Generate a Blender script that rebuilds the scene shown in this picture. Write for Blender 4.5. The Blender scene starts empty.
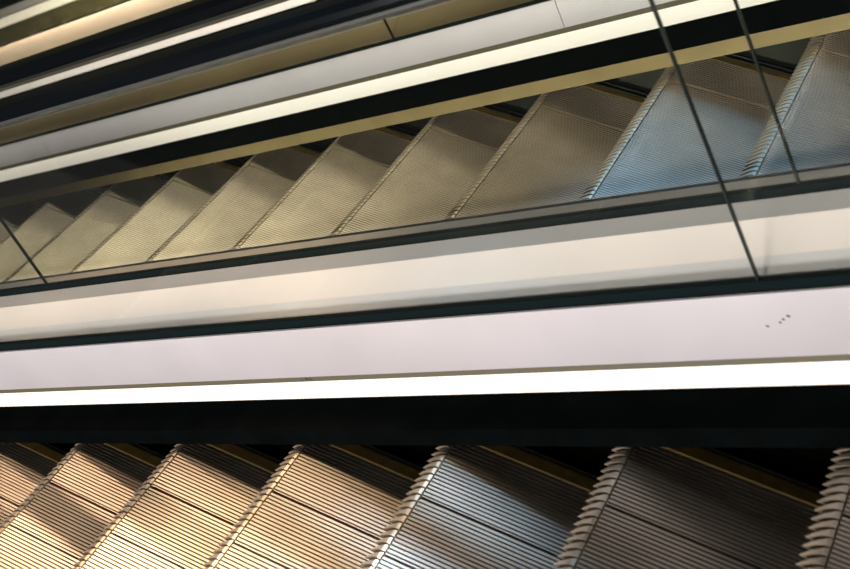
import bpy, bmesh, math, random
from mathutils import Vector, Matrix
random.seed(4)
SC = bpy.context.scene
COL = SC.collection

# ------------------------------------------------------------------ frame of the escalators
# u = down along the incline, v = across (away from the viewer), n = down, square to the incline
UC = Vector((-0.78109755, 0.07821335, 0.61949116))
NC = Vector((0.42648293, 0.79146445, 0.4378314))
VC = Vector((0.45606097, -0.60619143, 0.6515676))
c30, s30 = math.sqrt(.75), .5
HC = c30 * UC - s30 * NC
GC = s30 * UC + c30 * NC
EYE = Vector((0, 0, 6.6))

def W(u, v, n):
    h = c30 * u - s30 * n
    g = s30 * u + c30 * n
    return Vector((-h, v, -g)) + EYE

# ------------------------------------------------------------------ materials
def mat(name, col, rough=.5, metal=0., spec=.5, emit=None, noise=None, bump=None, coat=0.):
    m = bpy.data.materials.new(name); m.use_nodes = True
    nt = m.node_tree; b = nt.nodes['Principled BSDF']
    b.inputs['Base Color'].default_value = (*col, 1)
    b.inputs['Roughness'].default_value = rough
    b.inputs['Metallic'].default_value = metal
    b.inputs['Specular IOR Level'].default_value = spec
    b.inputs['Coat Weight'].default_value = coat
    if noise or bump:
        tc = nt.nodes.new('ShaderNodeTexCoord')
    if noise:                       # gentle dirt and wear: (scale, amount)
        t = nt.nodes.new('ShaderNodeTexNoise'); t.inputs['Scale'].default_value = noise[0]
        t.inputs['Detail'].default_value = 5
        r = nt.nodes.new('ShaderNodeMapRange')
        r.inputs['From Min'].default_value = .3; r.inputs['From Max'].default_value = .7
        r.inputs['To Min'].default_value = 1 - noise[1]; r.inputs['To Max'].default_value = 1 + noise[1] * .5
        x = nt.nodes.new('ShaderNodeMix'); x.data_type = 'RGBA'; x.blend_type = 'MULTIPLY'
        x.inputs[0].default_value = 1; x.inputs[6].default_value = (*col, 1)
        nt.links.new(tc.outputs['Object'], t.inputs['Vector']); nt.links.new(t.outputs['Fac'], r.inputs['Value'])
        nt.links.new(r.outputs['Result'], x.inputs[7]); nt.links.new(x.outputs[2], b.inputs['Base Color'])
    if bump:                        # (scale, strength)
        t2 = nt.nodes.new('ShaderNodeTexNoise'); t2.inputs['Scale'].default_value = bump[0]
        bp = nt.nodes.new('ShaderNodeBump'); bp.inputs['Strength'].default_value = bump[1]; bp.inputs['Distance'].default_value = .002
        nt.links.new(tc.outputs['Object'], t2.inputs['Vector']); nt.links.new(t2.outputs['Fac'], bp.inputs['Height'])
        nt.links.new(bp.outputs['Normal'], b.inputs['Normal'])
    return m

def glass_mat(name, tint, refl=1.0):
    m = bpy.data.materials.new(name); m.use_nodes = True
    nt = m.node_tree; nt.nodes.clear()
    o = nt.nodes.new('ShaderNodeOutputMaterial'); mx = nt.nodes.new('ShaderNodeMixShader')
    t = nt.nodes.new('ShaderNodeBsdfTransparent'); t.inputs['Color'].default_value = (*tint, 1)
    g = nt.nodes.new('ShaderNodeBsdfGlossy'); g.inputs['Roughness'].default_value = .02
    f = nt.nodes.new('ShaderNodeFresnel')
    ge = nt.nodes.new('ShaderNodeNewGeometry'); mr = nt.nodes.new('ShaderNodeMapRange')   # a thin pane reflects alike on both faces
    mr.inputs['To Min'].default_value = 1.45; mr.inputs['To Max'].default_value = 1 / 1.45
    nt.links.new(ge.outputs['Backfacing'], mr.inputs['Value']); nt.links.new(mr.outputs['Result'], f.inputs['IOR'])
    nt.links.new(f.outputs[0], mx.inputs[0]); nt.links.new(t.outputs[0], mx.inputs[1]); nt.links.new(g.outputs[0], mx.inputs[2])
    nt.links.new(mx.outputs[0], o.inputs['Surface'])
    return m

M = dict(
    cleat=mat('cleat aluminium', (.60, .54, .46), .42, 1., noise=(7, .16)),
    groove=mat('grimy groove', (.40, .31, .21), .6, .3, noise=(9, .3)),
    nose=mat('worn nose aluminium', (.66, .57, .44), .4, .75, noise=(14, .2)),
    gap=mat('black step gap', (.012, .010, .008), .7),
    step=mat('dark cast step', (.03, .028, .026), .6, .3),
    yellow=mat('worn yellow line', (.15, .09, .015), .65, 0., noise=(30, .4)),
    deck=mat('pale brushed deck', (.66, .62, .63), .38, .35, noise=(5, .05)),
    ledge=mat('light strip', (.93, .86, .76), .4, 0.),
    recess=mat('olive recess', (.10, .085, .04), .6),
    skirt=mat('dark polished skirt', (.022, .025, .022), .14, 1., noise=(12, .3)),
    tan=mat('tan skirt foot', (.50, .38, .17), .4, .3, noise=(6, .15)),
    greydim=mat('grey satin strip', (.46, .45, .47), .4, .2),
    olive=mat('olive satin skirt', (.22, .21, .09), .4, .4, noise=(6, .3)),
    nearledge=mat('light grey ledge', (.85, .83, .78), .45, .1, noise=(5, .05)),
    skirtfoot=mat('black deflector top and front shade', (.003, .004, .004), .8, 0., spec=.0, noise=(12, .3)),  # deflector tops; also the near tan front, painted black for its shade
    gasket=mat('black green gasket', (.003, .008, .008), .6, spec=.06),
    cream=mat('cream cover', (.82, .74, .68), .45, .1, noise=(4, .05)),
    greyc=mat('grey cover', (.70, .67, .65), .45, .2, noise=(4, .06)),
    umber=mat('bronze brown cover', (.62, .49, .31), .45, .1, noise=(5, .12)),  # browner tone than the other cover strips
    pink=mat('pale beige cover', (.78, .62, .48), .45, .1, noise=(5, .06)),
    rubber=mat('black rubber', (.003, .004, .005), .16, 0., spec=.2),
    profile=mat('handrail profile', (.075, .080, .070), .4, .6),
    glass=glass_mat('clear glass', (.985, .99, .975)),
    edge=mat('dark glass edge', (.05, .06, .05), .2, .7),
    edgeworn=mat('polished glass arris', (.55, .53, .42), .2, .4),
    bed=mat('black truss bed', (.01, .01, .01), .8),
    wall=mat('dark olive wall', (.10, .10, .06), .7, noise=(2, .2)),
    floor=mat('grey floor', (.12, .12, .11), .5, noise=(3, .2)),
    scuff=mat('dark scuff', (.10, .08, .05), .8),
)

_b = M['ledge'].node_tree.nodes['Principled BSDF']
_b.inputs['Emission Color'].default_value = (1, .91, .80, 1); _b.inputs['Emission Strength'].default_value = .5

# ------------------------------------------------------------------ helpers
def thing(name, label, cat, loc, group=None):
    o = bpy.data.objects.new(name, None); COL.objects.link(o)
    o.location = loc; o.empty_display_size = .1
    o['label'] = label; o['category'] = cat
    if group: o['group'] = group
    return o

def tag(o, label, cat, group=None):
    o['label'] = label; o['category'] = cat
    if group: o['group'] = group
    return o

def obj(name, bm, mats, parent=None, origin=None, label=None, smooth=False):
    """one mesh object from world-space geometry"""
    org = origin if origin is not None else (parent.matrix_world.translation.copy() if parent is None else root_loc(parent))
    bmesh.ops.translate(bm, verts=bm.verts, vec=-org)
    bmesh.ops.recalc_face_normals(bm, faces=bm.faces)
    me = bpy.data.meshes.new(name); bm.to_mesh(me); bm.free()
    for m in (mats if isinstance(mats, (list, tuple)) else [mats]): me.materials.append(m)
    if smooth:
        for p in me.polygons: p.use_smooth = True
    o = bpy.data.objects.new(name, me); COL.objects.link(o)
    if parent is None: o.location = org
    else: o.parent = parent
    if label: o['label'] = label
    return o

def root_loc(p):
    l = Vector((0, 0, 0))
    while p is not None:
        l = l + p.location; p = p.parent
    return l

def prism(bm, poly, u0, u1, mi=0):
    """closed prism along u of a (v, n) outline"""
    a = [bm.verts.new(W(u0, v, n)) for v, n in poly]
    b = [bm.verts.new(W(u1, v, n)) for v, n in poly]
    k = len(poly); fs = [bm.faces.new(a), bm.faces.new(b[::-1])]
    for i in range(k): fs.append(bm.faces.new((a[i], b[i], b[(i + 1) % k], a[(i + 1) % k])))
    for f in fs: f.material_index = mi
    return fs

def sheet(line, th):
    """outline of a bent sheet th thick whose visible side is the given (v, n) line"""
    back = []
    for i, (v, n) in enumerate(line):
        p = Vector(line[max(i - 1, 0)]); q = Vector(line[min(i + 1, len(line) - 1)])
        d = (q - p).normalized(); nn = Vector((-d.y, d.x))
        if nn.y < 0: nn = -nn
        if abs(nn.y) < .2 and nn.x < 0: nn = -nn
        back.append((v + nn.x * th, n + nn.y * th))
    return line + back[::-1]

U0, U1 = -2.0, 9.4

def strip(name, line, th, mats, parent, joints=(), label=None, u0=U0, u1=U1, gap=.0022):
    """bent sheet metal along the incline, cut into lengths at the joints"""
    bm = bmesh.new(); cuts = [u0] + sorted(joints) + [u1]; poly = sheet(line, th)
    for i in range(len(cuts) - 1):
        a = cuts[i] + (gap / 2 if i else 0); b = cuts[i + 1] - (gap / 2 if i < len(cuts) - 2 else 0)
        prism(bm, poly, a, b)
    return obj(name, bm, mats, parent, label=label)

# ------------------------------------------------------------------ the setting
bm = bmesh.new()
bmesh.ops.create_cube(bm, size=1, matrix=Matrix.Translation((-4, 4, -.05)) @ Matrix.Diagonal((16, 14, .1, 1)))
o = obj('floor', bm, M['floor'], origin=Vector((-4, 4, 0))); o['kind'] = 'structure'
bm = bmesh.new()
bmesh.ops.create_cube(bm, size=1, matrix=Matrix.Translation((-4, 9.1, 4)) @ Matrix.Diagonal((16, .2, 8, 1)))
o = obj('wall_back', bm, M['wall'], origin=Vector((-4, 9.1, 0))); o['kind'] = 'structure'

# ------------------------------------------------------------------ steps
def make_step(P, S, v0, v1, un, pitch, joint, yellow, thin=0):
    """one step with its nose at u=un; v0 near side, v1 far side"""
    D = P * c30                            # exposed tread depth
    R = P * s30
    def T(s, v, z):                        # s back from the nose (uphill), z up, metres
        o = W(un, v, S); return Vector((o.x + s, v, o.z + z))
    root = thing('escalator_step', '', 'escalator step', T(D * .5, (v0 + v1) / 2, -R))
    rl = root.location.copy()
    # tread: ridges and grooves along the travel direction
    bm = bmesh.new(); depth = .005
    s0, s1 = .0065, D + .004
    nc = int((v1 - v0) / pitch)
    prof = []                              # (v, z, material of the span that follows)
    v = v1; jn = int(joint / pitch) if joint else -1; jt = int(thin / pitch) if thin else -1
    for i in range(nc):
        wide = i == jn; dd = depth * (1.6 if wide else 1)
        rr = pitch * (.25 if wide else .40 if i == jt else .60); e = .0004
        gm = 2 if wide or i == jt else 1
        prof += [(v, 0, 0), (v - rr, 0, 1), (v - rr - e, -dd, gm), (v - pitch + e, -dd, 1)]
        v -= pitch
    prof.append((v, -.0, 0))
    fr = [bm.verts.new(T(s0, a, z)) for a, z, _ in prof]; bk = [bm.verts.new(T(s1, a, z)) for a, z, _ in prof]
    for i in range(len(prof) - 1):
        f = bm.faces.new((fr[i], bk[i], bk[i + 1], fr[i + 1])); f.material_index = prof[i][2]
    # slab under the cleats
    zb = -.03
    lo = [bm.verts.new(T(s, a, zb)) for s, a in ((s0, v1), (s1, v1), (s1, v), (s0, v))]
    bm.faces.new(lo)
    bm.faces.new((lo[0], lo[3]) + tuple(fr[::-1])); bm.faces.new((lo[1], lo[2]) + tuple(bk[::-1]))
    bm.faces.new((fr[0], bk[0], lo[1], lo[0])); bm.faces.new((fr[-1], bk[-1], lo[2], lo[3]))
    obj('tread', bm, [M['cleat'], M['groove'], M['gap']], root)
    # nose: a row of rounded teeth that bends down over the front edge
    bm = bmesh.new(); v = v1; tp = pitch * 2
    path = [(.003, -.0002, .86), (-.004, -.0012, .72), (-.011, -.006, .52), (-.019, -.013, .38), (-.027, -.022, .22), (-.034, -.032, .05)]
    for i in range(nc // 2):
        mid = v - tp / 2
        rows = [[bm.verts.new(T(s, mid + tp / 2 * w, z)), bm.verts.new(T(s, mid - tp / 2 * w, z))] for s, z, w in path]
        base = [[bm.verts.new(T(s + (.004 if k == 0 else .013), q.co.y, z - (.009 if k < 3 else .001))) for q in rows[k]] for k, (s, z, w) in enumerate(path)]
        for k in range(len(path) - 1):
            bm.faces.new((rows[k][0], rows[k][1], rows[k + 1][1], rows[k + 1][0]))
            for q in (0, 1): bm.faces.new((rows[k][q], rows[k + 1][q], base[k + 1][q], base[k][q])).material_index = 1
        bm.faces.new((rows[0][0], base[0][0], base[0][1], rows[0][1])); bm.faces.new((rows[-1][0], rows[-1][1], base[-1][1], base[-1][0]))
        v -= tp
    obj('nose_teeth', bm, [M['nose'], M['groove']], root)
    # ribbed riser, curving back under the nose
    bm = bmesh.new()
    rp = [(.008, -.010), (-.002, -.020), (-.012, -.036), (-.012, -.06), (-.006, -.10), (.002, -.14), (.012, -R - .03)]
    fr = []
    for k in range(2 * nc + 1):
        vv = v1 - k * pitch / 2; off = .0 if k % 2 else .005
        fr.append([bm.verts.new(T(s + off, vv, z)) for s, z in rp])
    for k in range(2 * nc):
        for j in range(len(rp) - 1): bm.faces.new((fr[k][j], fr[k + 1][j], fr[k + 1][j + 1], fr[k][j + 1]))
    obj('riser', bm, M['step'], root)
    # cast body underneath
    bm = bmesh.new()
    pr = [(.012, -.031), (D - .004, -.031), (D - .004, -.07), (.018, -R - .025)]
    A = [bm.verts.new(T(s, v1 - .004, z)) for s, z in pr]; B = [bm.verts.new(T(s, v0 + .004, z)) for s, z in pr]
    bm.faces.new(A); bm.faces.new(B[::-1])
    for i in range(4): bm.faces.new((A[i], B[i], B[(i + 1) % 4], A[(i + 1) % 4]))
    obj('step_frame', bm, M['step'], root)
    # painted line along the far edge of the tread
    bm = bmesh.new(); y0, y1 = yellow
    q = [T(s, a, z) for z in (.0002, .0026) for s, a in ((.012, v1 - y1), (D - .012, v1 - y1), (D - .012, v1 - y0), (.012, v1 - y0))]
    vs = [bm.verts.new(p) for p in q]
    for f in ((0, 1, 2, 3), (4, 5, 6, 7), (0, 1, 5, 4), (1, 2, 6, 5), (2, 3, 7, 6), (3, 0, 4, 7)): bm.faces.new([vs[i] for i in f])
    obj('demarcation_line', bm, M['yellow'], root, label='yellow line along the step side')
    return root

def dup(root, vec, label, group):
    r = root.copy(); COL.objects.link(r); r.location = root.location + vec
    r['label'] = label; r['group'] = group
    for ch in root.children:
        c = ch.copy(); COL.objects.link(c); c.parent = r
    return r

def flight(P, S, v0, v1, first, labels, group, pitch=.0092, joint=.14, yellow=(.012, .034), thin=0):
    k0 = make_step(P, S, v0, v1, first, pitch, joint, yellow, thin)
    k0['label'] = labels[0]; k0['group'] = group
    d = W(1, 0, 0) - W(0, 0, 0)
    for i in range(1, len(labels)): dup(k0, d * P * i, labels[i], group)

near = ['foreground step outside the photo on the right, second one beyond the frame', 'foreground step just outside the right edge of the photo', 'near black and unlit escalator step cut by the right edge in the foreground flight',
        'dim brown foreground step with a gold line, second from the right edge',
        'blue-grey lit foreground escalator step beside the dim brown one',
        'golden lit foreground step with soft dark shadow, left of the blue-grey one',
        'peach lit foreground step, third tread from the left edge',
        'peach lit foreground step with a broad darker band, second tread from the left edge',
        'orange lit foreground step only partly in view at the left edge']
flight(.4085, 1.33, .40, 1.460, 1.066 - .4085 * 3, near, 'foreground flight steps', joint=.210, yellow=(.014, .040), thin=.353)
ords = ['eleventh', 'tenth', 'ninth', 'eighth', 'seventh', 'sixth', 'fifth', 'fourth', 'third', 'second', 'first']
up = []
for i, w in enumerate(ords):
    if i == 0: t = 'blue tinted grooved step of the middle flight at the right edge, beyond both glass joints'
    elif i == 1: t = 'blue lit grooved step of the middle flight crossed by the long glass joint'
    elif i == 10: t = 'grooved step at the far left end of the middle flight behind glass'
    else: t = f'tan grooved step of the middle flight behind glass, {w} from the left'
    up.append(t)
flight(.417, 1.27, 1.815, 2.962, 1.047 - .417, ['middle flight step just outside the right edge of the photo'] + up, 'middle flight steps behind the glass', joint=.192, yellow=(.010, .034))
far = [f'small olive step far away in the top left corner, {w} from the right' for w in ('first', 'second', 'third', 'fourth')]
flight(.41, 1.195, 4.74, 5.755, 7.0, far, 'distant flight steps', joint=0)

# truss beds under the flights
for k, (a, b, n) in enumerate([(.30, 1.46, 1.33 + .2), (1.75, 2.91, 1.27 + .2), (3.2, 4.36, 1.53), (4.66, 5.82, 1.425)]):
    bm = bmesh.new(); prism(bm, [(a, n), (b, n), (b, n + .25), (a, n + .25)], U0, U1)
    o = obj(f'trim_{k+1}', bm, M['bed'], origin=W(2, (a + b) / 2, n)); o['kind'] = 'structure'

# ------------------------------------------------------------------ balustrades
def pane(name, v, n0, n1, u0, u1, parent, th=.006):
    """one glass panel, its two long edges polished"""
    bm = bmesh.new()
    fs = prism(bm, [(v - th / 2, n0), (v + th / 2, n0), (v + th / 2, n1), (v - th / 2, n1)], u0, u1)
    fs[0].material_index = 1; fs[1].material_index = 1
    return obj(name, bm, [M['glass'], M['edge']], parent)

def clamp_beads(parent, v, n0, n1, u):
    bm = bmesh.new(); prism(bm, [(v - .004, n0), (v + .004, n0), (v + .004, n1), (v - .004, n1)], u - .0018, u + .0018)
    return obj('joint_seal', bm, M['edge'], parent, label='thin dark seal between glass panels')

def balustrade(label, vg, gasket, rail_n, joints, far=None, nearside=None, joints_deck=(), tan=False, lit=True, skirt='skirt'):
    """vg glass plane; gasket (n top, n bottom); far / nearside hold the sheet metal that faces the steps"""
    root = thing('escalator_balustrade', label, 'balustrade', W(3.5, vg, gasket[1] + .06), 'glass balustrades between the flights')
    g0, g1 = gasket
    bm = bmesh.new(); prism(bm, [(vg - .007, g0), (vg + .007, g0), (vg + .007, g1 + .05), (vg - .007, g1 + .05)], U0, U1)
    obj('glass_gasket', bm, M['gasket'], root, label='black green rubber channel holding the glass')
    cuts = [U0] + sorted(joints) + [U1]
    for i in range(len(cuts) - 1):
        pane('glass_panel', vg, rail_n + .02, g0 + .006, cuts[i] + .002, cuts[i + 1] - .002, root)
    for u in sorted(joints): clamp_beads(root, vg, rail_n + .022, g0 + .001, u)
    # aluminium profile that carries the handrail
    bm = bmesh.new(); a = rail_n
    prism(bm, [(vg - .028, a), (vg + .028, a), (vg + .028, a + .022), (vg + .012, a + .034), (vg - .012, a + .034), (vg - .028, a + .022)], U0, U1)
    obj('handrail_profile', bm, M['profile'], root, label='dark grey metal profile under the handrail')
    if far:
        vs, s_bot, s_tan, l0, l1, dk = far            # skirt plane, bottoms, ledge points, deck line
        sk = strip('skirt_panel', [(vs, l0[1] + .002), (vs, s_bot)], .012, M[skirt], root)
        if s_tan:
            (va, na), (vb, nb) = s_tan
            bm = bmesh.new(); prism(bm, [(va, na), (vb, nb), (vs - .0005, nb + .012), (vs - .0005, na - .008)], U0, U1)
            bm.normal_update()
            df = obj('skirt_deflector', bm, [M['skirtfoot'], M['tan']], root, label='tan edge of the deflector above the steps' if tan else 'deflector just above the steps, its shade painted black')
            if tan:
                for p in df.data.polygons:
                    if p.normal.y < -.8: p.material_index = 1
        strip('light_strip', [l0, l1], .006, M['ledge'] if lit else M['greydim'], root, label='glowing white light strip under the deck' if lit else 'pale strip under the deck', joints=joints_deck)
        strip('shadow_recess', [l1, (l1[0] + .004, dk[0][1])], .006, M['recess'], root, label='thin olive recess between strip and deck')
        strip('inner_deck', dk, .006, M['deck'], root, joints=joints_deck, label='pale inner deck sloping to the glass')
    if nearside:
        strip('inner_deck', nearside, .006, M['nearledge'], root, label='narrow grey inner deck')
        strip('skirt_panel', [(nearside[-1][0] + .003, nearside[-1][1]), (nearside[-1][0] + .003, nearside[-1][1] + .22)], .008, M['skirt'], root)
    return root

def handrail(label, v, n, width=.08):
    """black rubber belt, rounded over its profile"""
    bm = bmesh.new(); h = width / 2; pts = []
    for k in range(9):
        t = math.pi * k / 8
        x = -math.cos(t); y = math.sin(t)
        pts.append((v + h * math.copysign(abs(x) ** .6, x), n + .020 - .020 * abs(y) ** .7))
    pts += [(v + h * .93, n + .030), (v + h * .72, n + .030), (v + h * .72, n + .016), (v - h * .72, n + .016), (v - h * .72, n + .030), (v - h * .93, n + .030)]
    prism(bm, pts, U0, U1)
    o = obj('handrail', bm, M['rubber'], origin=W(3.5, v, n))
    me = o.data
    return tag(o, label, 'handrail', 'black rubber handrails')

# near flight, far side (A)
vA = 1.502
far1 = (1.468, 1.52, ((1.378, .923 * 1.378), (1.372, .955 * 1.372)), (1.468, .8585 * 1.468), (1.474, .8255 * 1.474), [(1.476, .8165 * 1.476), (1.484, .728 * 1.484)])
A = balustrade('glass balustrade beyond the foreground steps, with the long joint across the middle flight', vA, (.7115 * 1.495, .728 * 1.495), .4453,
               [.772], far=far1, joints_deck=())
handrail('lower of the two black handrails crossing the top left, with a thin blue sheen', vA, .4285)
# middle flight, near side (B)
vB = 1.70
B = balustrade('glass balustrade on the near side of the middle flight, with one joint at each end', vB, (.599 * 1.693, .609 * 1.693), .4233,
               [.741, 2.901], nearside=[(1.7085, .5945 * 1.7085), (1.760, 1.036), (1.806, .5845 * 1.806)])
handrail('upper of the two black handrails crossing the top left corner', vB, .4065)
# middle flight, far side (C)
vC = 3.002
far2 = (2.970, 1.47, ((2.815, .4305 * 2.815), (2.807, .4455 * 2.807)), (2.970, .4035 * 2.970), (2.976, .386 * 2.976), [(2.978, .3805 * 2.978), (2.985, .3495 * 2.985)])
C = balustrade('balustrade behind the middle flight with white strip and tan skirt foot', vC, (.3465 * 2.995, .3495 * 2.995), .40,
               [2.45], far=far2, joints_deck=[1.824, 4.435], tan=True)
# third flight: near side (D) and far side (E)
D_ = balustrade('glass balustrade on the far edge of the brown cover strip', 3.155, (.3125 * 3.148, .3160 * 3.148), .40, [7.6],
                nearside=[(3.173, .3125 * 3.173), (3.21, 1.00), (3.27, 1.028)])
far3 = (4.30, 1.52, None, (4.30, .2795 * 4.30), (4.345, .267 * 4.345), [(4.352, 1.145), (4.386, 1.06)])
E_ = balustrade('balustrade whose soft pale strip shows between the two black handrails', 4.40, (1.040, 1.056), .40, [8.2], far=far3, lit=False)
# fourth flight: near side (F) and far side (G)
F_ = balustrade('glass balustrade at the far edge of the pale beige cover strip', 4.61, (.2105 * 4.603, .2125 * 4.603), .36, [8.6],
                nearside=[(4.628, .2105 * 4.628), (4.66, .985), (4.72, 1.0)])
far4 = (5.76, 1.42, None, (5.76, .1885 * 5.76), (5.80, .1772 * 5.80), [(5.81, 1.02), (5.846, .972)])
G_ = balustrade('most distant balustrade with a bright strip in the top left corner', 5.86, (.952, .964), .34, [7.0], far=far4, skirt='olive')

# cover strips between the flights: three folded lengths each
def cover(label, name, spec, joints=()):
    v0 = spec[0][0][0][0]; root = thing(name, label, 'cover strip', W(3.5, v0 + .08, 1.16), 'cover strips between the flights')
    for (pts, m, nm, lab) in spec:
        strip(nm, pts, .006, M[m], root, joints=joints, label=lab)
    return root
a0, a1, a2, a3 = (1.519, .7115 * 1.519), (1.56, .679 * 1.56), (1.622, .632 * 1.622), (1.683, .6095 * 1.683)
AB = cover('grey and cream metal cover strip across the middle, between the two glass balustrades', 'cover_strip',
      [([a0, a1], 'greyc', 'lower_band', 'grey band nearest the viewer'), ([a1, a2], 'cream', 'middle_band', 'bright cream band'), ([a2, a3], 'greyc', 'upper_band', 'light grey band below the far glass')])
cover('brown bronze cover strip above the white deck of the middle flight', 'cover_strip',
      [([(3.0105, .3465 * 3.019), (3.10, .3235 * 3.10)], 'umber', 'lower_band', None), ([(3.10, .3235 * 3.10), (3.137, .3163 * 3.137)], 'greyc', 'upper_band', 'paler grey edge of the strip')], joints=[2.47])
cover('pale beige cover strip behind the upper black handrail in the top left corner', 'cover_strip',
      [([(4.420, 1.050), (4.52, 1.005), (4.588, .2124 * 4.588)], 'pink', 'cover_panel', None)])

# ------------------------------------------------------------------ scuffs on the sheet metal
def scuff(parent, pts, size, lift=.0006):
    bm = bmesh.new()
    for (u, v, n) in pts:
        m = Matrix.Translation(W(u, v, n)) @ Matrix.Diagonal((size * random.uniform(.8, 2.2), size * .5, size * .6, 1))
        bmesh.ops.create_icosphere(bm, subdivisions=1, radius=1, matrix=m)
    o = obj('scuff_mark', bm, M['scuff'], parent, label='small dark scuff'); o['kind'] = 'stuff'
    return o
scuff(AB, [(.960, 1.567, .678 * 1.567), (.966, 1.567, .6785 * 1.567)], .0022)
scuff(A, [(.735, 1.480, .760 * 1.480), (.745, 1.480, .764 * 1.480), (.752, 1.480, .768 * 1.480), (.775, 1.480, .772 * 1.480)], .0030)
scuff(A, [(1.845, 1.475, .822 * 1.475), (1.857, 1.475, .821 * 1.475), (1.87, 1.475, .823 * 1.475)], .0032)

# ------------------------------------------------------------------ camera
cam = bpy.data.cameras.new('camera'); co = bpy.data.objects.new('camera', cam); COL.objects.link(co)
def axis(i): return Vector((-HC[i], VC[i], -GC[i]))
ex, ey, ez = axis(0), -axis(1), -axis(2)
R = Matrix((ex, ey, ez)).transposed()
co.matrix_world = Matrix.Translation(EYE) @ R.to_4x4()
cam.sensor_width = 36; cam.lens = 1196 / 850 * 36
cam.clip_start = .05
cam.dof.use_dof = True; cam.dof.focus_distance = 3.0; cam.dof.aperture_fstop = 5.0
SC.camera = co

# ------------------------------------------------------------------ light
def aim(o, p): o.rotation_euler = (p - o.location).to_track_quat('-Z', 'Y').to_euler()
def area(name, pos, tgt, sx, sy, power, col, spread=180):
    l = bpy.data.lights.new(name, 'AREA'); l.shape = 'RECTANGLE'; l.size = sx; l.size_y = sy; l.energy = power; l.color = col; l.spread = math.radians(spread)
    o = bpy.data.objects.new(name, l); COL.objects.link(o); o.location = W(*pos)
    z = (W(*pos) - W(*tgt)).normalized(); x = W(1, 0, 0) - W(0, 0, 0); x = (x - x.dot(z) * z).normalized(); y = z.cross(x)   # long side runs with the incline
    o.rotation_euler = Matrix((x, y, z)).transposed().to_euler(); return o
def spot(name, pos, tgt, power, col, cone, blend, rad):
    l = bpy.data.lights.new(name, 'SPOT'); l.energy = power; l.color = col; l.spot_size = math.radians(cone); l.spot_blend = blend; l.shadow_soft_size = rad
    o = bpy.data.objects.new(name, l); COL.objects.link(o); o.location = W(*pos); aim(o, W(*tgt)); return o

area('hall_light', (4.0, -9.0, -.1), (1.6, 2.0, 1.1), 7, 1.3, 1420, (1.0, .95, .95))
area('middle_fill', (1.2, -1.5, -.6), (1.2, 2.2, 1.06), 5, .12, 10, (1.0, .97, .95), 17)  # added unseen light that lifts the middle deck and cover strip
area('far_fill', (3.6, 3.9, -2.6), (3.8, 5.2, 1.0), 6, .8, 290, (1.0, .88, .76), 74)  # unseen light put in to brighten the distant covers and strips
spot('warm_spot', (2.45, 2.46, -2.4), (2.35, 1.2, 1.4), 200, (1.0, .66, .43), 30, .7, .05)
spot('warm_fill_spot', (1.95, 1.65, -2.4), (1.84, 1.03, 1.4), 600, (1.0, .73, .46), 17, .8, .14)
spot('warm_fill_spot', (3.0, 1.65, -2.4), (2.9, 1.05, 1.4), 110, (1.0, .70, .44), 22, .8, .08)
spot('near_blue_spot', (1.35, 2.5, -2.4), (1.42, 1.15, 1.4), 560, (.46, .71, 1.0), 9.5, .8, .18)
for uu, pw in ((2.0, 250), (3.0, 290), (4.0, 120), (5.0, 65)):
    spot('middle_spot', (uu, 4.0, -2.8), (uu, 2.62, 1.3), pw, (1.0, .91, .65), 27, .9, .25)
spot('blue_spot', (1.0, 3.8, -2.7), (1.22, 2.4, 1.3), 900, (.22, .55, 1.0), 13, .7, .12)

w = bpy.data.worlds.new('world'); SC.world = w; w.use_nodes = True
w.node_tree.nodes['Background'].inputs['Color'].default_value = (.75, .85, .80, 1)
w.node_tree.nodes['Background'].inputs['Strength'].default_value = .03

SC.view_settings.view_transform = 'Standard'; SC.view_settings.look = 'None'
SC.view_settings.gamma = 1; SC.view_settings.exposure = 0
SC.view_settings.use_curve_mapping = False
